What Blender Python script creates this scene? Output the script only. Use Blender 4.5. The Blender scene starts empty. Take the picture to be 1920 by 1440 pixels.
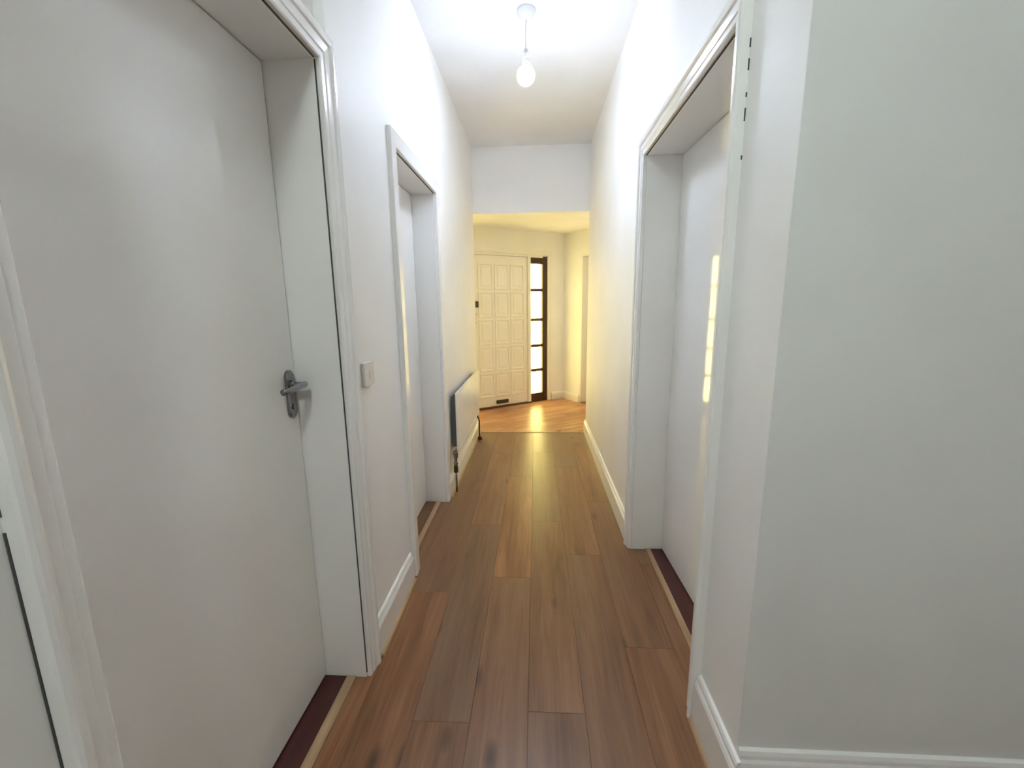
import bpy, bmesh, math, random
from mathutils import Matrix, Vector

random.seed(4)
scene = bpy.context.scene
C = scene.collection

# ------------------------------------------------------------------ camera
F_PX = 796.456
YAW, PITCH, ROLL = -0.0578786, 0.181496, -0.0127202
CAM = Vector((0.0, 0.0, 1.34))
fwd = Vector((math.sin(YAW) * math.cos(PITCH), math.cos(YAW) * math.cos(PITCH), -math.sin(PITCH)))
rgt = Vector((math.cos(YAW), -math.sin(YAW), 0))
upv = rgt.cross(fwd)
r2 = rgt * math.cos(ROLL) + upv * math.sin(ROLL)
u2 = -rgt * math.sin(ROLL) + upv * math.cos(ROLL)
cam_data = bpy.data.cameras.new('camera')
cam_data.sensor_fit = 'HORIZONTAL'
cam_data.sensor_width = 36.0
cam_data.lens = F_PX / 1920 * 36.0
cam_data.clip_start = 0.02
cam = bpy.data.objects.new('camera', cam_data)
C.objects.link(cam)
M = Matrix((r2, u2, -fwd)).transposed().to_4x4()
M.translation = CAM
cam.matrix_world = M
scene.camera = cam

# ------------------------------------------------------------------ world, exposure, light levels
world = bpy.data.worlds.new('world')
world.use_nodes = True
bgn = world.node_tree.nodes['Background']
bgn.inputs['Color'].default_value = (0.75, 0.85, 1.0, 1)
bgn.inputs['Strength'].default_value = 1.0
scene.world = world
vs = scene.view_settings
vs.view_transform = 'Standard'
vs.look = 'None'
vs.exposure = 0.08
vs.gamma = 1.0
vs.use_curve_mapping = False

BULB_LIGHT = 360.0                 # bare pendant bulb, cool white
BULB_COLOR = (0.69, 0.79, 1.0)
ROOM_FILL = 68.0                  # added fill lamp, unseen behind the camera
ROOM_COLOR = (0.88, 1.0, 1.0)
PANE_LIGHT = 12.5                   # daylight arriving through the amber sidelights
PANE_COLOR = (1.0, 0.83, 0.25)
HALL_FILL = 65.0                 # added fill lamp in the hall, unseen behind the right wall
HALL_COLOR = (0.97, 1.0, 0.98)

cy = scene.cycles
cy.use_denoising = True
cy.max_bounces = 9
cy.diffuse_bounces = 7
cy.glossy_bounces = 4
cy.adaptive_threshold = 0.03
cy.sample_clamp_indirect = 0.0
cy.caustics_reflective = False
cy.caustics_refractive = False
cy.blur_glossy = 0.5
cy.use_light_tree = False

# ------------------------------------------------------------------ materials
def mat_base(name):
    m = bpy.data.materials.new(name)
    m.use_nodes = True
    nt = m.node_tree
    return m, nt, nt.nodes['Principled BSDF']

def paint(name, col, rough, bump=0.0, scale=60, var=0.03, spec=0.5, coat=0.0):
    """Painted surface: faint blotchy colour change and roller / brush relief."""
    m, nt, b = mat_base(name)
    b.inputs['Roughness'].default_value = rough
    b.inputs['Specular IOR Level'].default_value = spec
    b.inputs['Coat Weight'].default_value = coat
    b.inputs['Coat Roughness'].default_value = 0.06
    tc = nt.nodes.new('ShaderNodeTexCoord')
    n = nt.nodes.new('ShaderNodeTexNoise')
    n.inputs['Scale'].default_value = 2.3
    n.inputs['Detail'].default_value = 1
    nt.links.new(tc.outputs['Object'], n.inputs['Vector'])
    r = nt.nodes.new('ShaderNodeValToRGB')
    lo = [c * (1 - var) for c in col]
    hi = [min(1, c * (1 + var)) for c in col]
    r.color_ramp.elements[0].position = 0.3
    r.color_ramp.elements[1].position = 0.7
    r.color_ramp.elements[0].color = (*lo, 1)
    r.color_ramp.elements[1].color = (*hi, 1)
    nt.links.new(n.outputs['Fac'], r.inputs['Fac'])
    nt.links.new(r.outputs['Color'], b.inputs['Base Color'])
    if bump:
        n2 = nt.nodes.new('ShaderNodeTexNoise')
        n2.inputs['Scale'].default_value = scale
        n2.inputs['Detail'].default_value = 0
        nt.links.new(tc.outputs['Object'], n2.inputs['Vector'])
        bp = nt.nodes.new('ShaderNodeBump')
        bp.inputs['Strength'].default_value = bump
        bp.inputs['Distance'].default_value = 0.002
        nt.links.new(n2.outputs['Fac'], bp.inputs['Height'])
        nt.links.new(bp.outputs['Normal'], b.inputs['Normal'])
    return m

def metal(name, col, rough):
    m, nt, b = mat_base(name)
    b.inputs['Base Color'].default_value = (*col, 1)
    b.inputs['Metallic'].default_value = 1.0
    n = nt.nodes.new('ShaderNodeTexNoise')
    n.inputs['Scale'].default_value = 90
    mr = nt.nodes.new('ShaderNodeMapRange')
    mr.inputs['To Min'].default_value = rough * 0.8
    mr.inputs['To Max'].default_value = rough * 1.2
    nt.links.new(n.outputs['Fac'], mr.inputs['Value'])
    nt.links.new(mr.outputs['Result'], b.inputs['Roughness'])
    return m

def emit(name, col, strength, base=(0.8, 0.8, 0.8)):
    m, nt, b = mat_base(name)
    b.inputs['Base Color'].default_value = (*base, 1)
    b.inputs['Roughness'].default_value = 0.2
    b.inputs['Emission Color'].default_value = (*col, 1)
    b.inputs['Emission Strength'].default_value = strength
    return m

def pane_mat():
    """Amber obscured glass lit by daylight from outside; slight uneven cast of the glass."""
    m, nt, b = mat_base('amber_glass')
    b.inputs['Base Color'].default_value = (0.8, 0.7, 0.3, 1)
    b.inputs['Roughness'].default_value = 0.15
    tc = nt.nodes.new('ShaderNodeTexCoord')
    n = nt.nodes.new('ShaderNodeTexNoise')
    n.inputs['Scale'].default_value = 6
    nt.links.new(tc.outputs['Object'], n.inputs['Vector'])
    mx = nt.nodes.new('ShaderNodeMix')
    mx.data_type = 'RGBA'
    mx.inputs['A'].default_value = (*PANE_COLOR, 1)
    mx.inputs['B'].default_value = (PANE_COLOR[0], PANE_COLOR[1] * 1.04, PANE_COLOR[2] * 1.25, 1)
    nt.links.new(n.outputs['Fac'], mx.inputs['Factor'])
    nt.links.new(mx.outputs['Result'], b.inputs['Emission Color'])
    b.inputs['Emission Strength'].default_value = PANE_LIGHT
    return m

def wood_floor():
    """Brown oak laminate; object colour carries tone (r), seed (g) and greyness (b) of each plank."""
    m, nt, b = mat_base('oak_plank')
    N, L = nt.nodes.new, nt.links.new
    oi = N('ShaderNodeObjectInfo')
    sep = N('ShaderNodeSeparateColor'); L(oi.outputs['Color'], sep.inputs['Color'])
    tc = N('ShaderNodeTexCoord')
    off = N('ShaderNodeCombineXYZ')
    mul = N('ShaderNodeMath'); mul.operation = 'MULTIPLY'; mul.inputs[1].default_value = 60
    L(sep.outputs['Green'], mul.inputs[0])
    L(mul.outputs[0], off.inputs['X']); L(mul.outputs[0], off.inputs['Y'])
    add = N('ShaderNodeVectorMath'); L(tc.outputs['Object'], add.inputs[0]); L(off.outputs[0], add.inputs[1])
    # long grain streaks
    mp = N('ShaderNodeMapping'); mp.inputs['Scale'].default_value = (26, 1.3, 1)
    L(add.outputs[0], mp.inputs['Vector'])
    g = N('ShaderNodeTexNoise'); g.inputs['Scale'].default_value = 1.0; g.inputs['Detail'].default_value = 6
    g.inputs['Roughness'].default_value = 0.62; g.inputs['Distortion'].default_value = 0.7
    L(mp.outputs[0], g.inputs['Vector'])
    # broad cloudy change
    mp2 = N('ShaderNodeMapping'); mp2.inputs['Scale'].default_value = (7, 1.4, 1)
    L(add.outputs[0], mp2.inputs['Vector'])
    g2 = N('ShaderNodeTexNoise'); g2.inputs['Scale'].default_value = 1.0; g2.inputs['Detail'].default_value = 3
    L(mp2.outputs[0], g2.inputs['Vector'])
    # knots
    mp3 = N('ShaderNodeMapping'); mp3.inputs['Scale'].default_value = (6.5, 2.6, 1)
    L(add.outputs[0], mp3.inputs['Vector'])
    vo = N('ShaderNodeTexVoronoi'); vo.inputs['Scale'].default_value = 1.0; vo.inputs['Randomness'].default_value = 1.0
    L(mp3.outputs[0], vo.inputs['Vector'])
    kn = N('ShaderNodeMapRange'); kn.inputs['From Min'].default_value = 0.03; kn.inputs['From Max'].default_value = 0.17
    kn.inputs['To Min'].default_value = 1.0; kn.inputs['To Max'].default_value = 0.0
    L(vo.outputs['Distance'], kn.inputs['Value'])
    kr = N('ShaderNodeMath'); kr.operation = 'GREATER_THAN'; kr.inputs[1].default_value = 0.3
    sc2 = N('ShaderNodeSeparateColor'); L(vo.outputs['Color'], sc2.inputs['Color']); L(sc2.outputs['Red'], kr.inputs[0])
    km = N('ShaderNodeMath'); km.operation = 'MULTIPLY'; L(kn.outputs[0], km.inputs[0]); L(kr.outputs[0], km.inputs[1])
    # fine pores
    mp4 = N('ShaderNodeMapping'); mp4.inputs['Scale'].default_value = (160, 5, 1)
    L(add.outputs[0], mp4.inputs['Vector'])
    g4 = N('ShaderNodeTexNoise'); g4.inputs['Scale'].default_value = 1.0; g4.inputs['Detail'].default_value = 2
    L(mp4.outputs[0], g4.inputs['Vector'])
    mixf = N('ShaderNodeMath'); mixf.operation = 'MULTIPLY_ADD'; mixf.inputs[1].default_value = 0.9
    L(g.outputs['Fac'], mixf.inputs[0])
    h = N('ShaderNodeMath'); h.operation = 'MULTIPLY'; h.inputs[1].default_value = 0.7
    L(g2.outputs['Fac'], h.inputs[0]); L(h.outputs[0], mixf.inputs[2])
    pz = N('ShaderNodeMath'); pz.operation = 'MULTIPLY_ADD'; pz.inputs[1].default_value = 0.34; L(g4.outputs['Fac'], pz.inputs[0])
    L(mixf.outputs[0], pz.inputs[2])
    tz = N('ShaderNodeMath'); tz.operation = 'MULTIPLY_ADD'; tz.inputs[1].default_value = 0.5; L(sep.outputs['Red'], tz.inputs[0])
    L(pz.outputs[0], tz.inputs[2])
    sb = N('ShaderNodeMath'); sb.operation = 'SUBTRACT'; sb.inputs[1].default_value = 0.72; L(tz.outputs[0], sb.inputs[0])
    ramp = N('ShaderNodeValToRGB')
    cr = ramp.color_ramp
    cr.elements[0].position = 0.18; cr.elements[0].color = (0.13, 0.048, 0.0175, 1)
    cr.elements[1].position = 1.0; cr.elements[1].color = (0.62, 0.36, 0.18, 1)
    e = cr.elements.new(0.5); e.color = (0.265, 0.110, 0.043, 1)
    e = cr.elements.new(0.8); e.color = (0.41, 0.19, 0.083, 1)
    L(sb.outputs[0], ramp.inputs['Fac'])
    grey = N('ShaderNodeMix'); grey.data_type = 'RGBA'; grey.inputs['B'].default_value = (0.175, 0.112, 0.066, 1)
    gm = N('ShaderNodeMath'); gm.operation = 'MULTIPLY'; L(sep.outputs['Blue'], gm.inputs[0]); L(g2.outputs['Fac'], gm.inputs[1])
    L(gm.outputs[0], grey.inputs['Factor']); L(ramp.outputs['Color'], grey.inputs['A'])
    knot = N('ShaderNodeMix'); knot.data_type = 'RGBA'; knot.inputs['B'].default_value = (0.05, 0.024, 0.012, 1)
    k2 = N('ShaderNodeMath'); k2.operation = 'MULTIPLY'; k2.inputs[1].default_value = 0.85; L(km.outputs[0], k2.inputs[0])
    L(k2.outputs[0], knot.inputs['Factor']); L(grey.outputs['Result'], knot.inputs['A'])
    L(knot.outputs['Result'], b.inputs['Base Color'])
    rr = N('ShaderNodeMapRange'); rr.inputs['To Min'].default_value = 0.24; rr.inputs['To Max'].default_value = 0.42
    L(g.outputs['Fac'], rr.inputs['Value']); L(rr.outputs[0], b.inputs['Roughness'])
    bp = N('ShaderNodeBump'); bp.inputs['Strength'].default_value = 0.12; bp.inputs['Distance'].default_value = 0.001
    L(pz.outputs[0], bp.inputs['Height']); L(bp.outputs['Normal'], b.inputs['Normal'])
    return m

def stain_wood(name, c1, c2, rough=0.35, sx=40, sy=2):
    m, nt, b = mat_base(name)
    N, L = nt.nodes.new, nt.links.new
    tc = N('ShaderNodeTexCoord')
    mp = N('ShaderNodeMapping'); mp.inputs['Scale'].default_value = (sx, sy, sx)
    L(tc.outputs['Object'], mp.inputs['Vector'])
    n = N('ShaderNodeTexNoise'); n.inputs['Scale'].default_value = 1; n.inputs['Detail'].default_value = 4
    L(mp.outputs[0], n.inputs['Vector'])
    r = N('ShaderNodeValToRGB')
    r.color_ramp.elements[0].position = 0.3; r.color_ramp.elements[1].position = 0.7
    r.color_ramp.elements[0].color = (*c1, 1); r.color_ramp.elements[1].color = (*c2, 1)
    L(n.outputs['Fac'], r.inputs['Fac']); L(r.outputs['Color'], b.inputs['Base Color'])
    b.inputs['Roughness'].default_value = rough
    return m

MT = dict(
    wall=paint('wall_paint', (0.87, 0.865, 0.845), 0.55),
    wall_grey=paint('greyer_wall', (0.80, 0.81, 0.795), 0.55),  # slightly greyer base tone than the corridor walls
    ceil=paint('ceiling_paint', (0.87, 0.87, 0.86), 0.8),
    gloss=paint('white_gloss_paint', (0.86, 0.855, 0.835), 0.22, 0, 40, 0.015),
    leaf=paint('door_leaf_paint', (0.85, 0.84, 0.81), 0.09, 0, 14, 0.02),
    front=paint('front_door_paint', (0.85, 0.82, 0.75), 0.35, 0, 50, 0.02),
    rad=paint('radiator_enamel', (0.82, 0.81, 0.78), 0.28, 0.0),
    radback=paint('radiator_back_steel', (0.10, 0.10, 0.09), 0.6, 0.0),
    plank=wood_floor(),
    slab=paint('screed', (0.05, 0.035, 0.025), 0.9),
    mahog=stain_wood('mahogany_stain', (0.055, 0.012, 0.010), (0.085, 0.020, 0.016), 0.4),
    darkframe=stain_wood('dark_window_frame', (0.035, 0.012, 0.008), (0.06, 0.02, 0.012), 0.35, 30, 30),
    oakdark=stain_wood('brown_sill_wood', (0.12, 0.055, 0.025), (0.20, 0.10, 0.045), 0.4),
    beading=stain_wood('pale_oak_beading', (0.36, 0.23, 0.12), (0.50, 0.34, 0.19), 0.4, 60, 3),
    chrome=metal('satin_chrome', (0.30, 0.30, 0.32), 0.22),
    brass=metal('brass', (0.75, 0.45, 0.22), 0.3),
    bronze=paint('dark_bronze', (0.035, 0.022, 0.010), 0.4, 0, 60, 0.1),
    plastic=paint('white_plastic', (0.70, 0.69, 0.68), 0.3, 0, 60, 0.01),
    dark=paint('gap_shade', (0.07, 0.07, 0.065), 0.9),  # dark fill painted as shade in cracks and behind door leaves
    black=paint('dark_brown_rubber', (0.035, 0.018, 0.010), 0.6),
    pane=pane_mat(),
    bulb=emit('bulb_glass', BULB_COLOR, BULB_LIGHT),
    bulb_shoulder=emit('bulb_shoulder_glass', BULB_COLOR, BULB_LIGHT * 0.20),
    hall_shoulder=emit('hall_fill_shoulder', HALL_COLOR, HALL_FILL * 0.12),
    room=emit('fill_dome', ROOM_COLOR, ROOM_FILL),
    hall=emit('hall_fill_bulb', HALL_COLOR, HALL_FILL),
)

# ------------------------------------------------------------------ mesh helpers
def box(bm, x0, x1, y0, y1, z0, z1):
    v = [bm.verts.new((x, y, z)) for z in (z0, z1) for y in (y0, y1) for x in (x0, x1)]
    for f in ((0, 2, 3, 1), (4, 5, 7, 6), (0, 1, 5, 4), (2, 6, 7, 3), (0, 4, 6, 2), (1, 3, 7, 5)):
        bm.faces.new([v[i] for i in f])

def finish(bm, bevel=0.0, seg=2):
    if bevel:
        bmesh.ops.bevel(bm, geom=list(bm.edges), offset=bevel, segments=seg, affect='EDGES', profile=0.5)
    bmesh.ops.recalc_face_normals(bm, faces=list(bm.faces))

def obj(name, bm, mat, parent=None, bevel=0.0, seg=2, smooth=False):
    finish(bm, bevel, seg)
    me = bpy.data.meshes.new(name)
    bm.to_mesh(me); bm.free()
    if smooth:
        for p in me.polygons: p.use_smooth = True
    me.materials.append(MT[mat])
    o = bpy.data.objects.new(name, me)
    C.objects.link(o)
    if parent: o.parent = parent
    return o

def boxobj(name, dims, mat, parent=None, bevel=0.0, seg=2):
    bm = bmesh.new(); box(bm, *dims)
    return obj(name, bm, mat, parent, bevel, seg)

def prism(bm, profile, path):
    """Sweep a closed profile through per-station point lists: profile(i)->list of points at station i."""
    rings = [[bm.verts.new(p) for p in ring] for ring in path]
    n = len(rings[0])
    for a, b in zip(rings, rings[1:]):
        for i in range(n):
            bm.faces.new((a[i], a[(i + 1) % n], b[(i + 1) % n], b[i]))
    bm.faces.new(rings[0]); bm.faces.new(list(reversed(rings[-1])))

def lathe(bm, prof, c=(0, 0, 0), n=24, axis='Z'):
    rings = []
    for r, h in prof:
        ring = []
        for k in range(n):
            a = 2 * math.pi * k / n
            p = (r * math.cos(a), r * math.sin(a), h)
            if axis == 'X': p = (h, r * math.cos(a), r * math.sin(a))
            if axis == 'Y': p = (r * math.cos(a), h, r * math.sin(a))
            ring.append(bm.verts.new((c[0] + p[0], c[1] + p[1], c[2] + p[2])))
        rings.append(ring)
    for a, b in zip(rings, rings[1:]):
        for k in range(n):
            bm.faces.new((a[k], a[(k + 1) % n], b[(k + 1) % n], b[k]))
    bm.faces.new(rings[0]); bm.faces.new(list(reversed(rings[-1])))

def tube(bm, pts, r, n=12):
    pts = [Vector(p) for p in pts]
    rings = []
    for i, p in enumerate(pts):
        t = (pts[min(i + 1, len(pts) - 1)] - pts[max(i - 1, 0)]).normalized()
        a = t.orthogonal().normalized()
        if rings: a = (prev - t * prev.dot(t)).normalized()
        prev = a
        b = t.cross(a)
        rings.append([bm.verts.new(p + (a * math.cos(2 * math.pi * k / n) + b * math.sin(2 * math.pi * k / n)) * r) for k in range(n)])
    for a, b in zip(rings, rings[1:]):
        for k in range(n):
            bm.faces.new((a[k], a[(k + 1) % n], b[(k + 1) % n], b[k]))
    bm.faces.new(rings[0]); bm.faces.new(list(reversed(rings[-1])))

def empty(name, loc=(0, 0, 0), rz=0.0):
    o = bpy.data.objects.new(name, None)
    C.objects.link(o)
    o.location = loc; o.rotation_euler = (0, 0, rz)
    o.empty_display_size = 0.05
    return o

def tag(o, label=None, cat=None, group=None, kind=None):
    if label: o['label'] = label
    if cat: o['category'] = cat
    if group: o['group'] = group
    if kind: o['kind'] = kind
    return o

def struct(o, label=None, cat=None):
    return tag(o, label, cat, None, 'structure')

# ------------------------------------------------------------------ dimensions (metres)
XL, XR = -0.626, 0.525             # corridor walls
YC = 0.952                         # corner where the right wall starts
YE = 4.43                          # end of the corridor
ZC = 2.855                         # ceiling
ZH = 2.245                         # underside of header
ZHALL = 2.305                      # hall ceiling
XBACK, YBACK = 2.3, -2.3           # space behind the camera
TL = 0.30                          # wall thickness

HALL_A = math.radians(33.72)
P0 = Vector((-0.728, 5.425, 0))
U = Vector((math.cos(HALL_A), math.sin(HALL_A), 0))
NN = Vector((-U.y, U.x, 0))        # pointing outdoors
S_L, S_R = -1.05, 1.345            # extents of the front wall
HB = P0 + U * S_R                  # far right corner
HA = P0 + U * S_L
HC = HB - NN * 1.75

# ------------------------------------------------------------------ floor
floor = boxobj('floor', (-2.2, 2.4, YBACK, 6.6, -0.15, -0.014), 'slab')
struct(floor, 'brown oak plank floor running down the corridor into the entrance hall', 'floor')

def clip(poly, p, n):
    out = []
    for i in range(len(poly)):
        a, b = poly[i], poly[(i + 1) % len(poly)]
        da, db = (a - p).dot(n), (b - p).dot(n)
        if da >= 0: out.append(a)
        if (da >= 0) != (db >= 0): out.append(a + (b - a) * (da / (da - db)))
    return out

def plank_poly(poly, origin, ang, col, name='plank'):
    """Plank from a floor polygon; local y runs along the grain."""
    bm = bmesh.new()
    rot = Matrix.Rotation(-ang, 3, 'Z')
    loc = [rot @ (p - origin) for p in poly]
    e = 0.0006
    cx = sum((q.x for q in loc)) / len(loc); cyy = sum((q.y for q in loc)) / len(loc)
    def inset(q, d):
        dx, dy = q.x - cx, q.y - cyy
        return Vector((q.x - math.copysign(min(d, abs(dx)), dx), q.y - math.copysign(min(d, abs(dy)), dy), 0))
    top = [bm.verts.new((inset(q, e).x, inset(q, e).y, 0.0)) for q in loc]
    mid = [bm.verts.new((inset(q, 0.0003).x, inset(q, 0.0003).y, -0.0009)) for q in loc]
    bot = [bm.verts.new((inset(q, 0.0003).x, inset(q, 0.0003).y, -0.013)) for q in loc]
    n = len(loc)
    for a, b in ((top, mid), (mid, bot)):
        for i in range(n):
            bm.faces.new((a[i], b[i], b[(i + 1) % n], a[(i + 1) % n]))
    bm.faces.new(top)
    o = obj(name, bm, 'plank', floor)
    o.location = origin
    o.rotation_euler = (0, 0, ang)
    o.color = col
    return o

PW, PL = 0.19, 1.285
tones = {  # hand-set tones for planks that stand out: (column, index from the first seam) -> (tone, grey)
}
seams = {-1: 1.45, 0: 1.795, 1: 1.156, 2: 1.92, 3: 1.205, 4: 2.127, 5: 2.779, 6: 2.05}
look = {(1, -1): (0.38, 0.5), (1, 0): (0.38, 1.1), (1, 1): (0.48, 0.5), (2, 0): (0.60, 0.0), (2, -1): (0.42, 0.7), (0, 0): (0.44, 0.9),
        (0, -1): (0.40, 0.3), (3, 0): (0.46, 0.6), (3, -1): (0.46, 1.0), (4, 0): (0.47, 0.4), (4, -1): (0.42, 0.8), (5, -1): (0.40, 0.8), (5, 0): (0.46, 0.3)}
YT = YE - 0.032
for cidx in range(-1, 16):
    x0 = -0.60 + PW * cidx
    s0 = seams.get(cidx, random.uniform(0.2, 1.4))
    ymax = YT if cidx <= 6 else YC + 0.02
    k = -4
    while s0 + k * PL < ymax:
        a, b = max(s0 + k * PL, YBACK), min(s0 + (k + 1) * PL, ymax)
        if b - a > 0.03:
            t, g = look.get((cidx, k), (random.uniform(0.36, 0.54), random.choice([0.2, 0.5, 0.8, 1.0])))
            xa, xb = x0, x0 + PW
            if cidx == -1: xa = -0.665
            if cidx == 6: xb = 0.602 if b > YC else xb
            xb = min(xb, XBACK)
            poly = [Vector((xa, a, 0)), Vector((xb, a, 0)), Vector((xb, b, 0)), Vector((xa, b, 0))]
            plank_poly(poly, Vector(((xa + xb) / 2, (a + b) / 2, 0)), 0.0, (t, random.random(), g, 1))
        k += 1

# hall planks run parallel to the front wall
hall_poly = [HA, HB, HC, Vector((HC.x, YE + 0.012, 0)), Vector((HA.x, YE + 0.012, 0))]
gdir = U
row = 0
d = 0.0
while d < 2.2:
    offs = random.uniform(0, PL)
    s = -1.6 - offs
    while s < 2.4:
        q = [P0 + U * s - NN * d, P0 + U * (s + PL) - NN * d, P0 + U * (s + PL) - NN * (d + PW), P0 + U * s - NN * (d + PW)]
        poly = q
        cen = sum(hall_poly, Vector()) / len(hall_poly)
        for i in range(len(hall_poly)):
            a, b = hall_poly[i], hall_poly[(i + 1) % len(hall_poly)]
            e = (b - a); n = Vector((-e.y, e.x, 0))
            if (cen - a).dot(n) < 0: n = -n
            poly = clip(poly, a, n) if poly else poly
        if len(poly) >= 3:
            area = abs(sum(poly[i].x * poly[(i + 1) % len(poly)].y - poly[(i + 1) % len(poly)].x * poly[i].y for i in range(len(poly)))) / 2
            if area > 0.004:
                origin = sum(poly, Vector()) / len(poly)
                plank_poly(poly, origin, HALL_A - math.pi / 2, (random.uniform(0.95, 1.15), random.random(), 0.0, 1))
        s += PL
    d += PW

ts = boxobj('trim_1', (-0.605, 0.505, YT + 0.001, YT + 0.042, -0.012, 0.004), 'beading', None, 0.0015)
struct(ts, 'pale wooden joining strip across the floor where corridor meets hall', 'threshold strip')

# ------------------------------------------------------------------ walls
D1 = (0.490, 1.313, 2.035)     # left near door: y0, y1, head
D2 = (1.985, 2.735, 2.020)     # left far door
D3 = (1.262, 2.195, 2.030)     # right door

def wall_x(name, xa, xb, y0, y1, doors, extra=None, ztop=ZC):
    bm = bmesh.new()
    y = y0
    for a, b, h in doors:
        box(bm, xa, xb, y, a - 0.03, 0, ztop)
        box(bm, xa, xb, a - 0.03, b + 0.03, h + 0.03, ztop)
        y = b + 0.03
    box(bm, xa, xb, y, y1, 0, ztop)
    return obj(name, bm, 'wall')

# left wall: recessed field above the near door
bm = bmesh.new()
x0 = XL - TL
box(bm, x0, XL, YBACK, 0.400, 0, ZC)
box(bm, x0, XL, 0.400, D1[0] - 0.03, 0, 2.115)
box(bm, x0, XL - 0.032, 0.400, 1.402, 2.115, ZC)
box(bm, x0, XL, D1[0] - 0.03, D1[1] + 0.03, D1[2] + 0.03, 2.115)
box(bm, x0, XL, D1[1] + 0.03, 1.402, 0, 2.115)
box(bm, x0, XL, 1.402, D2[0] - 0.03, 0, ZC)
box(bm, x0, XL, D2[0] - 0.03, D2[1] + 0.03, D2[2] + 0.03, ZC)
box(bm, x0, XL, D2[1] + 0.03, YE, 0, ZC)
struct(obj('wall_left', bm, 'wall'), 'white painted corridor wall on the left with two doorways', 'wall')
struct(wall_x('wall_right', XR, XR + TL, YC + 0.004, YE, [D3]), 'white painted corridor wall on the right with one doorway', 'wall')
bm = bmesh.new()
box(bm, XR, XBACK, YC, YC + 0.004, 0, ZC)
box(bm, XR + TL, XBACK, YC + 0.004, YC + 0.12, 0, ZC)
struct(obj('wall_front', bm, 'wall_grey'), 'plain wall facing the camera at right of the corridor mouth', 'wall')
struct(boxobj('wall_back', (XL - TL, XBACK, YBACK - 0.1, YBACK, 0, ZC), 'wall'), 'plain wall behind the camera', 'wall')
struct(boxobj('wall_side', (XBACK, XBACK + 0.1, YBACK - 0.1, YC + 0.12, 0, ZC), 'wall'), 'plain side wall behind the camera', 'wall')
struct(boxobj('wall_header', (XL - TL, XR + TL, YE, YE + 0.10, ZH, ZC), 'wall'), 'white header wall over the opening to the entrance hall', 'wall')
struct(boxobj('ceiling', (XL - TL, XBACK + 0.1, YBACK - 0.1, YE + 0.10, ZC, ZC + 0.08), 'ceil'), 'flat white corridor ceiling with pendant light', 'ceiling')

# hall shell
bm = bmesh.new()
hp = [Vector((-2.2, YE + 0.10, 0)), Vector((2.4, YE + 0.10, 0)), Vector((2.4, 6.8, 0)), Vector((-2.2, 6.8, 0))]
prism(bm, None, [[(p.x, p.y, ZHALL) for p in hp], [(p.x, p.y, ZHALL + 0.08) for p in hp]])
struct(obj('ceiling_hall', bm, 'ceil'), 'lower ceiling of the warmly lit entrance hall', 'ceiling')
bm = bmesh.new()
box(bm, -2.2, XL - TL, YE, YE + 0.1, 0, ZHALL)
box(bm, HA.x - 0.1, HA.x, YE + 0.1, HA.y + 0.1, 0, ZHALL)
struct(obj('wall_hall_left', bm, 'wall'), 'hidden left wall of the entrance hall', 'wall')
bm = bmesh.new()
box(bm, XR + TL, 2.4, YE, YE + 0.1, 0, ZHALL)
box(bm, HC.x, HC.x + 0.1, YE + 0.1, HC.y, 0, ZHALL)
struct(obj('wall_hall_near', bm, 'wall'), 'hidden near wall of the entrance hall', 'wall')

def hall_place(o):
    o.location = P0
    o.rotation_euler = (0, 0, HALL_A)
    return o

# front wall in its own frame (x along the wall, y outdoors)
DS0, DS1, DH = -0.105, 0.735, 1.972     # door leaf
W0, W1 = 0.785, 1.055                   # right sidelight
V0, V1 = -0.425, -0.155                 # left sidelight
bm = bmesh.new()
box(bm, S_L - 0.1, V0 - 0.05, 0, 0.16, 0, ZHALL)
box(bm, V0 - 0.05, W1 + 0.012, 0, 0.16, 2.03, ZHALL)
box(bm, W1 + 0.012, S_R + 0.2, 0, 0.16, 0, ZHALL)
struct(hall_place(obj('wall_hall_front', bm, 'wall')), 'cream angled wall around the front door', 'wall')

# right hall wall: from the far corner towards the camera, with a doorway
RW_T = 0.375
bm = bmesh.new()
box(bm, 0, 0.16, -RW_T, 0.0, 0, ZHALL)
box(bm, 0, 0.16, -RW_T - 0.80, -RW_T, 2.0, ZHALL)
box(bm, 0, 0.16, -1.8, -RW_T - 0.80, 0, ZHALL)
o = obj('wall_hall_right', bm, 'wall')
o.location = HB; o.rotation_euler = (0, 0, HALL_A)
struct(o, 'cream side wall of the entrance hall right of the front door', 'wall')

# ------------------------------------------------------------------ skirting
SK = [(0, 0), (0.020, 0), (0.020, 0.78), (0.017, 0.84), (0.013, 0.88), (0.012, 0.93), (0.008, 0.98), (0.0, 1.0)]
def skirting(name, p, q, h, label, bead=True, depth=1.0, mat='gloss'):
    """Moulded skirting from p to q; the room lies on the left of p->q ... normal = rotate(dir, +90)."""
    p, q = Vector((*p, 0)), Vector((*q, 0))
    t = (q - p).normalized()
    n = Vector((-t.y, t.x, 0))
    bm = bmesh.new()
    prism(bm, None, [[c + n * (d * depth) + Vector((0, 0, z * h)) for d, z in SK] for c in (p, q)])
    o = obj(name, bm, mat)
    struct(o, label, 'skirting board')
    if bead:
        bm = bmesh.new()
        b = [(0.0205, 0.0003), (0.033, 0.0003), (0.0325, 0.006), (0.029, 0.011), (0.0205, 0.014)]
        prism(bm, None, [[c + n * d + Vector((0, 0, z)) for d, z in b] for c in (p, q)])
        obj('beading', bm, 'beading', o)
    return o

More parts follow.
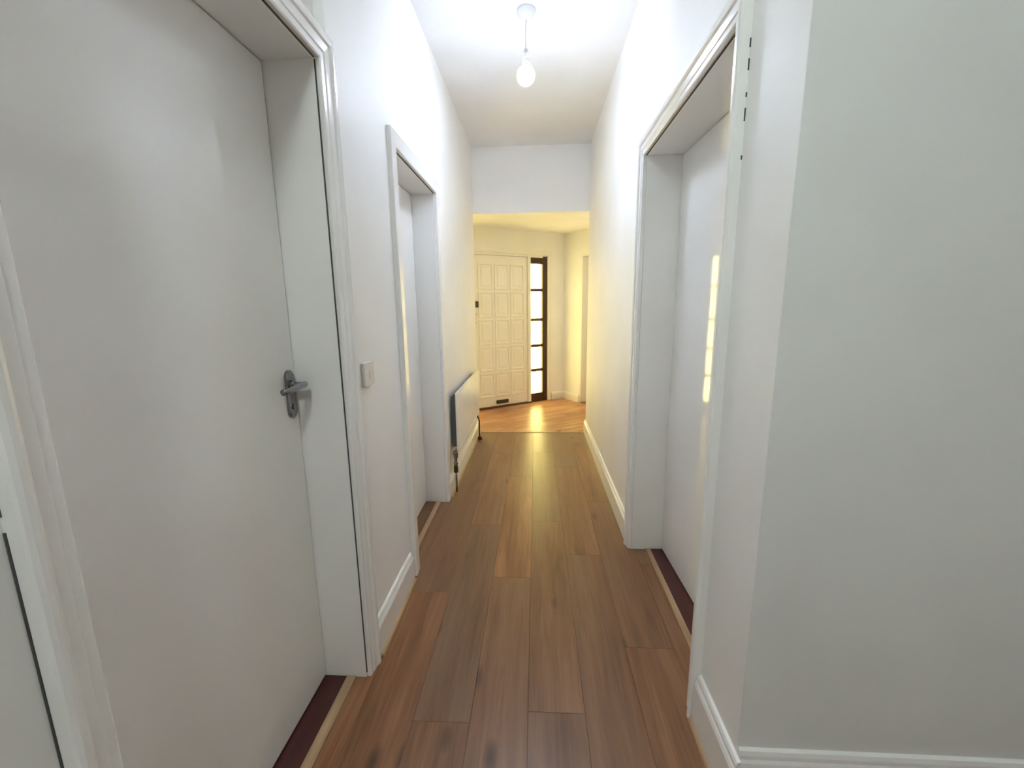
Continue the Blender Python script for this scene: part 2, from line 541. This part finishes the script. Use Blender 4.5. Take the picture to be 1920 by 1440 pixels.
skirting('baseboard_left', (XL, 1.880), (XL, 1.408), 0.150, 'white skirting between the two left doors with pale beading')
skirting('baseboard_left', (XL, YE - 0.012), (XL, 2.802), 0.135, 'white skirting below the radiator on the left wall')
skirting('baseboard_right', (XR, 2.262), (XR, YE), 0.140, 'white skirting beyond the right door with pale beading', bead=False)
skirting('baseboard_right', (XR, YC - 0.02), (XR, 1.198), 0.175, 'short white skirting at the right corridor corner with pale beading')
skirting('baseboard_front', (XBACK, YC), (XR - 0.0, YC), 0.200, 'grey white skirting under the wall right of the corridor', bead=False)
skirting('baseboard_left', (XL, 0.425), (XL, YBACK), 0.150, 'white skirting of the left wall beside the camera')

def hall_pt(s, d): return P0 + U * s - NN * d
a, b = hall_pt(S_R, 0), hall_pt(W1 + 0.075, 0)
skirting('baseboard_hall', (a.x, a.y), (b.x, b.y), 0.11, 'cream skirting right of the front door', bead=False, mat='front')
a, b = HB - NN * (RW_T - 0.0), HB
skirting('baseboard_hall', (a.x, a.y), (b.x, b.y), 0.11, 'cream skirting on the hall side wall', bead=False, mat='front')

# ------------------------------------------------------------------ interior doors
MOULD = [(0, 0), (0, 0.013), (0.004, 0.016), (0.018, 0.016), (0.021, 0.019), (0.026, 0.0195), (0.040, 0.021), (0.044, 0.026),
         (0.050, 0.028), (0.058, 0.028), (0.064, 0.025), (0.066, 0.020), (0.066, 0)]
PLAIN = [(0, 0), (0, 0.016), (0.003, 0.019), (0.055, 0.022), (0.060, 0.020), (0.062, 0.016), (0.062, 0)]

def scaled(prof, w, k=1.0):
    m = max(p[0] for p in prof)
    return [(p[0] * w / m, p[1] * k) for p in prof]

def architraves(root, wall_x_, sgn, y0, y1, h, prof_near, prof_far, prof_head, z0=0.0):
    """Three mitred mouldings around an opening; sgn = +1 when the corridor lies at +x of the wall."""
    def P(y, z, d): return (wall_x_ + sgn * d, y, z)
    wn, wf, wh = (max(p[0] for p in q) for q in (prof_near, prof_far, prof_head))
    for prof, y, dirn, w in ((prof_near, y0, -1, wn), (prof_far, y1, 1, wf)):
        bm = bmesh.new()
        prism(bm, None, [[P(y + dirn * a, z0, d) for a, d in prof], [P(y + dirn * a, h + a * wh / w, d) for a, d in prof]])
        obj('architrave', bm, 'gloss', root)
    bm = bmesh.new()
    prism(bm, None, [[P(y0 - a * wn / wh, h + a, d) for a, d in prof_head], [P(y1 + a * wf / wh, h + a, d) for a, d in prof_head]])
    obj('architrave', bm, 'gloss', root)

def lining(root, xa, xb, y0, y1, h, t=0.028, z0=0.0):
    """Jambs and head of the doorway between xa and xb."""
    x0_, x1_ = min(xa, xb), max(xa, xb)
    boxobj('jamb', (x0_, x1_, y0 - t, y0, z0, h + t), 'gloss', root, 0.0012, 1)
    boxobj('jamb', (x0_, x1_, y1, y1 + t, z0, h + t), 'gloss', root, 0.0012, 1)
    boxobj('head_jamb', (x0_, x1_, y0, y1, h, h + t), 'gloss', root, 0.0012, 1)

def door(name, label, face_x, sgn, y0, y1, h, wallx, profs, sill_mat, sill, trim, gap=0.003, deep=0.042):
    root = empty(name, (0, 0, 0))
    struct(root, label, 'door')
    # leaf: thin slab with eased edges set back in the opening
    xa, xb = sorted((face_x, face_x - sgn * 0.04))
    lf = boxobj('leaf', (xa, xb, y0 + gap, y1 - gap, 0.012, h - gap), 'leaf', root, 0.002, 2)
    back = face_x - sgn * deep
    lining(root, wallx - sgn * 0.0005 + sgn * 0.0, back, y0, y1, h)
    architraves(root, wallx, sgn, y0 - 0.006, y1 + 0.006, h + 0.006, *profs)
    # dark shadow gap backing between leaf and lining (painted dark for the unlit room behind)
    boxobj('shade_backing', (min(back, back - sgn * 0.03), max(back, back - sgn * 0.03), y0 - 0.02, y1 + 0.02, 0.0, h + 0.02), 'dark', root)
    # threshold board and pale edging
    s0, s1 = sorted((face_x - sgn * 0.06, face_x + sgn * sill))
    boxobj('threshold', (s0, s1, y0 + 0.001, y1 - 0.001, -0.012, 0.006), sill_mat, root, 0.0015, 1)
    t0, t1 = sorted((face_x + sgn * sill, face_x + sgn * (sill + trim)))
    boxobj('edging', (t0, t1, y0 + 0.001, y1 - 0.001, -0.012, 0.008), 'beading', root, 0.002, 2)
    return root, lf

M66 = scaled(MOULD, 0.075)
d1, leaf1 = door('door_1', 'white flush door nearest on the left with chrome lever handle', -0.777, 1, *D1, XL,
                 (scaled(MOULD, 0.058), scaled(MOULD, 0.078), scaled(MOULD, 0.080)), 'mahog', 0.078, 0.034)
d2, leaf2 = door('door_2', 'white flush door further along the left wall before the radiator', -0.765, 1, *D2, XL,
                 (scaled(PLAIN, 0.068), scaled(PLAIN, 0.055), scaled(PLAIN, 0.066)), 'oakdark', 0.070, 0.030)
d3, leaf3 = door('door_3', 'glossy white door on the right reflecting the bright sidelight', 0.690, -1, *D3, XR,
                 (scaled(MOULD, 0.055, 1.1), scaled(MOULD, 0.055, 1.1), scaled(MOULD, 0.072, 1.1)), 'mahog', 0.060, 0.028, deep=0.085)

for o in (leaf3,):
    piv = Vector((0.690, D3[1] - 0.003, 0))
    o.matrix_basis = Matrix.Translation(piv) @ Matrix.Rotation(math.radians(2.0), 4, 'Z') @ Matrix.Translation(-piv)

# dark strips painted as the shade in cracks where mouldings have come away
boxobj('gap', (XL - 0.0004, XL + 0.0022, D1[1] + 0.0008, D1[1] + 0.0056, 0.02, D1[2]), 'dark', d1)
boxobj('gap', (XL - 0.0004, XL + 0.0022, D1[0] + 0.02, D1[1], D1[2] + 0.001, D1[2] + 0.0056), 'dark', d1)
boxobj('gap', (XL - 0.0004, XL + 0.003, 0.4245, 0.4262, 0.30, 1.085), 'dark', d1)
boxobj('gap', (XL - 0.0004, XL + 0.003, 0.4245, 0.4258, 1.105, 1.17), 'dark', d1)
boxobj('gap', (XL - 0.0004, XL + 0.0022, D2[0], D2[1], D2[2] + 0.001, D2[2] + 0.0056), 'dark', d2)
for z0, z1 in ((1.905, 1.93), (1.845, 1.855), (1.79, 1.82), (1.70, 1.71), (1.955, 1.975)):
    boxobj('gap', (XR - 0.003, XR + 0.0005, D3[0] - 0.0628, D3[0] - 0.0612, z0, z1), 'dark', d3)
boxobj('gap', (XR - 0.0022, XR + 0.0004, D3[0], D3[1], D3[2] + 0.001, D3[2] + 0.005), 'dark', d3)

# lever handle on the near left door
hy, hz = 1.272, 1.075
hx = -0.777
bm = bmesh.new()
prof = []
for k in range(13):
    a = math.pi * k / 12
    prof.append((math.cos(a) * 0.021, 0.056 + math.sin(a) * 0.021))
for k in range(13):
    a = math.pi + math.pi * k / 12
    prof.append((math.cos(a) * 0.021, -0.056 + math.sin(a) * 0.021))
prism(bm, None, [[(hx + dx, hy + a * s, hz + b * s) for a, b in prof] for dx, s in ((0.0, 1.0), (0.007, 1.0), (0.010, 0.92))])
hp_ = obj('handle_plate', bm, 'chrome', d1)
tag(hp_, 'satin chrome lever handle plate')
bm = bmesh.new()
lathe(bm, [(0.015, 0.0), (0.015, 0.008), (0.010, 0.012), (0.010, 0.042)], (hx + 0.009, hy, hz + 0.030), 20, 'X')
obj('handle_neck', bm, 'chrome', hp_, smooth=False)
bm = bmesh.new()
tube(bm, [(hx + 0.046, hy + 0.012, hz + 0.030), (hx + 0.052, hy - 0.002, hz + 0.030), (hx + 0.052, hy - 0.04, hz + 0.029),
          (hx + 0.050, hy - 0.08, hz + 0.027), (hx + 0.044, hy - 0.105, hz + 0.026)], 0.0095, 14)
obj('lever', bm, 'chrome', hp_, smooth=True)
bm = bmesh.new()
lathe(bm, [(0.009, 0.0), (0.009, 0.004), (0.007, 0.005)], (hx + 0.009, hy, hz - 0.040), 18, 'X')
obj('keyhole_cover', bm, 'chrome', hp_)

# ------------------------------------------------------------------ front door and sidelights
fd = hall_place(empty('door_4'))
struct(fd, 'cream front door with square moulded panels and low letter slot', 'door')
boxobj('leaf', (DS0, DS1, 0.006, 0.050, 0.018, DH), 'front', fd, 0.002, 2)
# fifteen raised moulded panels
cols = [(0.000, 0.215), (0.235, 0.450), (0.470, 0.685)]
rows = [0.145, 0.495, 0.845, 1.195, 1.545]
pm = None
for ca, cb in cols:
    for r in rows:
        if pm is None:
            bm = bmesh.new()
            w, h = (cb - ca) / 2, 0.33 / 2
            def ring(i, y): return [bm.verts.new(p) for p in ((-w + i, y, -h + i), (w - i, y, -h + i), (w - i, y, h - i), (-w + i, y, h - i))]
            rs = [ring(0, 0.0), ring(0.003, -0.011), ring(0.016, -0.013), ring(0.022, -0.003), ring(0.040, -0.002), ring(0.058, -0.008)]
            for a, b in zip(rs, rs[1:]):
                for k in range(4): bm.faces.new((a[k], a[(k + 1) % 4], b[(k + 1) % 4], b[k]))
            bm.faces.new(rs[-1])
            pm = obj('panel', bm, 'front', fd)
            o = pm
        else:
            o = pm.copy(); C.objects.link(o); o.parent = fd
        o.location = ((ca + cb) / 2, 0.0065, r + 0.165)
# rim lock, keeper, chain, letter slot, weather bar
lk = boxobj('rim_lock', (-0.094, -0.006, -0.028, 0.007, 1.328, 1.405), 'bronze', fd, 0.006, 2)
bm = bmesh.new(); lathe(bm, [(0.012, -0.05), (0.014, -0.045), (0.014, -0.036), (0.008, -0.033), (0.008, -0.026)], (-0.05, 0, 1.366), 16, 'Y')
obj('lock_knob', bm, 'bronze', lk)
bm = bmesh.new(); lathe(bm, [(0.018, 0.007), (0.018, 0.001), (0.012, -0.004), (0.012, -0.02)], (-0.046, 0, 1.245), 16, 'Y')
obj('chain_plate', bm, 'brass', fd)
bm = bmesh.new()
for k in range(5):
    lathe(bm, [(0.0015, 0), (0.004, 0.003), (0.005, 0.010), (0.004, 0.017), (0.0015, 0.020)], (-0.046, -0.006, 1.150 + k * 0.017), 8)
obj('chain', bm, 'brass', fd)
bm = bmesh.new(); lathe(bm, [(0.016, 0.007), (0.016, 0.001), (0.010, -0.003)], (-0.046, 0, 1.135), 16, 'Y')
obj('keyhole_cover', bm, 'brass', fd)
ls = boxobj('letter_slot', (0.235, 0.418, -0.010, 0.007, 0.046, 0.096), 'bronze', fd, 0.004, 2)
boxobj('flap', (0.250, 0.403, -0.014, -0.009, 0.056, 0.086), 'bronze', ls, 0.002, 1)
boxobj('sill', (DS0 - 0.05, W0, -0.030, 0.12, -0.004, 0.016), 'mahog', fd, 0.002, 1)  # sill stained darker to carry the shadow line under the door
# white frame: posts, head, stepped head moulding
boxobj('frame_post', (DS1 + 0.004, W0 - 0.0, -0.012, 0.10, 0.0, 2.03), 'front', fd, 0.003, 2)
boxobj('frame_post', (V1, DS0 - 0.004, -0.012, 0.10, 0.0, 2.03), 'front', fd, 0.003, 2)
boxobj('frame_head', (DS0 - 0.004, DS1 + 0.004, -0.010, 0.10, DH + 0.005, 2.03), 'front', fd, 0.003, 2)
boxobj('head_moulding', (V0 - 0.08, W1 + 0.075, -0.024, 0.0, 2.005, 2.052), 'front', fd, 0.005, 2)
boxobj('frame_casing', (W1 + 0.004, W1 + 0.06, -0.022, 0.0, 0.0, 2.005), 'front', fd, 0.005, 2)
boxobj('frame_casing', (V0 - 0.06, V0 - 0.004, -0.022, 0.0, 0.0, 2.005), 'front', fd, 0.005, 2)

def sidelight(name, a, b, mirror, label):
    w = hall_place(empty(name))
    struct(w, label, 'window')
    st = 0.072
    ia, ib = (a + 0.002, b - st) if not mirror else (a + st, b - 0.002)
    if not mirror:
        boxobj('stile', (b - st, b, 0.0, 0.07, 0.0, 1.992), 'darkframe', w, 0.002, 1)
    else:
        boxobj('stile', (a, a + st, 0.0, 0.07, 0.0, 1.992), 'darkframe', w, 0.002, 1)
    boxobj('rail', (ia, ib, 0.0, 0.07, 1.893, 1.972), 'darkframe', w, 0.002, 1)
    boxobj('rail', (ia, ib, 0.0, 0.07, 0.0, 0.122), 'darkframe', w, 0.002, 1)
    boxobj('head_strip', (ia, ib, -0.008, 0.07, 1.973, 2.006), 'front', w, 0.002, 1)
    bars = [0.452, 0.794, 1.151, 1.549]
    zs = [0.122] + bars + [1.893]
    for z in bars:
        boxobj('glazing_bar', (ia, ib, 0.0, 0.06, z - 0.019, z + 0.019), 'darkframe', w, 0.002, 1)
    for k in range(5):
        z0 = zs[k] + (0.019 if k else 0) - 0.004
        z1 = zs[k + 1] - (0.019 if k < 4 else 0) + 0.004
        boxobj('pane', (ia, ib, 0.038, 0.044, z0, z1), 'pane', w)
    return w
sidelight('window_1', W0, W1, False, 'dark framed sidelight of five bright amber panes right of front door')
sidelight('window_2', V0, V1, True, 'matching amber sidelight left of the front door seen only in reflection')

# hall doorway beyond the corner of the right hall wall
hd = empty('door_5', HB, HALL_A)
struct(hd, 'cream recessed doorway at the right edge of the entrance hall', 'door')
boxobj('leaf', (0.10, 0.14, -RW_T - 0.77, -RW_T - 0.03, 0.01, 1.97), 'front', hd, 0.002, 1)
boxobj('jamb', (0.0, 0.15, -RW_T - 0.028, -RW_T - 0.0, 0.0, 2.0), 'front', hd, 0.002, 1)
boxobj('jamb', (0.0, 0.15, -RW_T - 0.80, -RW_T - 0.772, 0.0, 2.0), 'front', hd, 0.002, 1)
boxobj('head_jamb', (0.0, 0.15, -RW_T - 0.772, -RW_T - 0.028, 1.972, 2.0), 'front', hd, 0.002, 1)
boxobj('sill', (0.0, 0.15, -RW_T - 0.772, -RW_T - 0.028, -0.004, 0.008), 'oakdark', hd, 0.002, 1)

# ------------------------------------------------------------------ pendant light
def led_bulb(root, top, r, mat):
    """Globe bulb: white plastic collar widening from the cap, glowing opal dome under it."""
    zc_ = -0.057 * r / 0.048
    pts = [(r * math.sin(math.pi * k / 16), zc_ + r * math.cos(math.pi * k / 16)) for k in range(0, 16)]
    cut, half = 3, 9
    bm = bmesh.new()
    lathe(bm, [(0.013, 0.0), (0.0135, -0.006)] + pts[2:cut + 1], top, 24)
    obj('bulb_collar', bm, 'plastic', root, smooth=True)
    bm = bmesh.new()        # frosted shoulder above the light source: dimmer than the face of the bulb
    lathe(bm, pts[cut:half + 1], top, 24)
    obj('bulb_shoulder', bm, mat + '_shoulder', root, smooth=True)
    bm = bmesh.new()
    lathe(bm, [(p[0] * 0.999, p[1]) for p in pts[half:]] + [(r * 0.05, zc_ - r * 0.999)], top, 24)
    dome = obj('bulb', bm, mat, root, smooth=True)
    tag(dome, 'glowing globe bulb')
    return dome

LX, LY = -0.048, 2.53
pl = empty('pendant_light', (LX, LY, ZC))
tag(pl, 'bare lit bulb on a white cord hanging from the corridor ceiling', 'light')
bm = bmesh.new()
lathe(bm, [(0.050, 0.0), (0.050, -0.006), (0.046, -0.016), (0.034, -0.028), (0.018, -0.036), (0.009, -0.044), (0.004, -0.046)], (0, 0, 0), 32)
obj('ceiling_rose', bm, 'plastic', pl, smooth=True)
bm = bmesh.new(); tube(bm, [(0, 0, -0.04), (-0.002, 0, -0.10), (-0.003, 0, -0.19)], 0.0035, 10)
obj('cord', bm, 'plastic', pl, smooth=True)
bm = bmesh.new()
lathe(bm, [(0.004, -0.176), (0.011, -0.182), (0.014, -0.196), (0.014, -0.206), (0.017, -0.208), (0.017, -0.222), (0.0145, -0.224), (0.0145, -0.240),
           (0.019, -0.242), (0.019, -0.252), (0.015, -0.254)], (-0.003, 0, 0), 24)
obj('lamp_holder', bm, 'plastic', pl)
led_bulb(pl, (-0.003, 0, -0.248), 0.048, 'bulb')

# ------------------------------------------------------------------ light switch
sw = empty('light_switch', (XL, 1.512, 1.102))
tag(sw, 'white plastic light switch on left wall between the two doors', 'switch')
boxobj('back_box', (0.0, 0.008, -0.043, 0.043, -0.043, 0.043), 'plastic', sw, 0.002, 1)
boxobj('plate', (0.008, 0.016, -0.044, 0.044, -0.044, 0.044), 'plastic', sw, 0.003, 2)
bm = bmesh.new()
prism(bm, None, [[(0.0155, y, -0.012), (0.0205, y, -0.011), (0.0175, y, 0.012), (0.0155, y, 0.0125)] for y in (-0.0065, 0.0065)])
obj('rocker', bm, 'plastic', sw)
for y in (-0.030, 0.030):
    bm = bmesh.new(); lathe(bm, [(0.0035, 0.0155), (0.0035, 0.0168), (0.002, 0.0172)], (0, y, 0), 12, 'X')
    obj('screw', bm, 'plastic', sw)

# ------------------------------------------------------------------ radiator
RX, RY0, RY1, RZ0, RZ1 = -0.566, 2.945, 4.10, 0.300, 0.735
rd = empty('radiator', (XL, (RY0 + RY1) / 2, 0))
tag(rd, 'white panel radiator low on the left wall beyond the far door', 'radiator')
def rl(x0_, x1_, y0_, y1_, z0_, z1_):
    c = (RY0 + RY1) / 2
    return (x0_ - XL, x1_ - XL, y0_ - c, y1_ - c, z0_, z1_)
# pressed steel face with vertical flutes
bm = bmesh.new()
c = (RY0 + RY1) / 2
n = 26
pts = []
pitch = (RY1 - RY0 - 0.04) / n
fx = RX - XL
outline = [(fx - 0.014, RY0 - c), (fx - 0.004, RY0 - c), (fx, RY0 + 0.008 - c)]
for k in range(n):
    y = RY0 + 0.02 + k * pitch - c
    outline += [(fx, y + 0.1 * pitch), (fx - 0.002, y + 0.2 * pitch), (fx - 0.002, y + 0.35 * pitch), (fx, y + 0.45 * pitch)]
outline += [(fx, RY1 - 0.008 - c), (fx - 0.004, RY1 - c), (fx - 0.014, RY1 - c)]
prism(bm, None, [[(x, y, z) for x, y in outline] for z in (RZ0 + 0.012, RZ1 - 0.012)])
face = obj('front_panel', bm, 'rad', rd)
bm = bmesh.new()
tube(bm, [(fx - 0.008, RY0 + 0.002 - c, RZ1 - 0.010), (fx - 0.008, RY1 - 0.002 - c, RZ1 - 0.010)], 0.010, 12)
obj('top_edge', bm, 'rad', rd, smooth=True)
bm = bmesh.new()
tube(bm, [(fx - 0.008, RY0 + 0.002 - c, RZ0 + 0.010), (fx - 0.008, RY1 - 0.002 - c, RZ0 + 0.010)], 0.010, 12)
obj('bottom_edge', bm, 'rad', rd, smooth=True)
# convector fins behind the face
bm = bmesh.new()
k = RY0 + 0.012
while k < RY1 - 0.01:
    box(bm, 0.012, fx - 0.013, k - c, k + 0.0015 - c, RZ0 + 0.03, RZ1 - 0.03)
    k += 0.04
tag(obj('convector_fins', bm, 'radback', rd), kind='stuff')
for y in (RY0 + 0.18, RY1 - 0.18):
    boxobj('bracket', rl(XL + 0.002, RX - 0.014, y, y + 0.03, RZ0 + 0.02, RZ1 - 0.05), 'radback', rd, 0.001, 1)
# valve, tail and pipe at the near end
vy = RY0 - 0.032 - c
bm = bmesh.new(); tube(bm, [(fx - 0.02, vy, 0.0), (fx - 0.02, vy, 0.22)], 0.0075, 12)
obj('pipe', bm, 'chrome', rd, smooth=True)
bm = bmesh.new()
lathe(bm, [(0.011, 0.205), (0.016, 0.210), (0.016, 0.228), (0.012, 0.232), (0.012, 0.262), (0.017, 0.266), (0.018, 0.30), (0.014, 0.312)], (fx - 0.02, vy, 0), 18)
vb = obj('valve', bm, 'chrome', rd)
bm = bmesh.new(); tube(bm, [(fx - 0.02, vy, 0.247), (fx - 0.02, vy + 0.05, 0.247), (fx - 0.02, vy + 0.055, 0.312)], 0.009, 12)
obj('valve_tail', bm, 'chrome', vb, smooth=True)
bm = bmesh.new()
lathe(bm, [(0.012, 0.148), (0.017, 0.152), (0.017, 0.192), (0.012, 0.204)], (fx - 0.02, vy, 0), 14)
obj('compression_nut', bm, 'bronze', vb)
bm = bmesh.new(); tube(bm, [(fx - 0.014, RY1 + 0.055 - c, 0.0), (fx - 0.014, RY1 + 0.055 - c, 0.20), (fx - 0.02, RY1 + 0.03 - c, 0.25), (fx - 0.02, RY1 - 0.02 - c, 0.25), (fx - 0.02, RY1 - 0.02 - c, 0.31)], 0.0075, 12)
obj('pipe', bm, 'bronze', rd, smooth=True)
bm = bmesh.new(); lathe(bm, [(0.024, 0.0004), (0.024, 0.010), (0.018, 0.026), (0.010, 0.032)], (fx - 0.012, RY1 + 0.055 - c, 0), 20)
tag(obj('pipe_collar', bm, 'black', rd), 'small dark collar where the far pipe meets the floor')

# ------------------------------------------------------------------ added fill lamps outside the view: in the hall, behind the camera
hl = empty('hall_fill_lamp', (0.98, 4.86, ZHALL))
tag(hl, 'added fill lamp in the hall, unseen behind the right corridor wall', 'light')
bm = bmesh.new(); lathe(bm, [(0.045, 0.0), (0.045, -0.008), (0.03, -0.025), (0.006, -0.03)], (0, 0, 0), 24)
obj('ceiling_rose', bm, 'plastic', hl)
bm = bmesh.new(); tube(bm, [(0, 0, -0.028), (0, 0, -0.37)], 0.0035, 8)
obj('cord', bm, 'plastic', hl)
bm = bmesh.new(); lathe(bm, [(0.006, -0.36), (0.018, -0.37), (0.018, -0.42), (0.014, -0.425)], (0, 0, 0), 18)
obj('lamp_holder', bm, 'plastic', hl)
led_bulb(hl, (0, 0, -0.42), 0.045, 'hall')

rlamp = empty('room_fill_lamp', (-0.26, -0.38, ZC))
tag(rlamp, 'added round fill lamp, unseen behind the camera', 'light')
bm = bmesh.new(); lathe(bm, [(0.17, 0.0), (0.17, -0.02), (0.155, -0.022)], (0, 0, 0), 32)
obj('base', bm, 'plastic', rlamp)
bm = bmesh.new(); lathe(bm, [(0.152, -0.021), (0.145, -0.05), (0.11, -0.08), (0.06, -0.095), (0.01, -0.10)], (0, 0, 0), 32)
obj('dome', bm, 'room', rlamp, smooth=True)
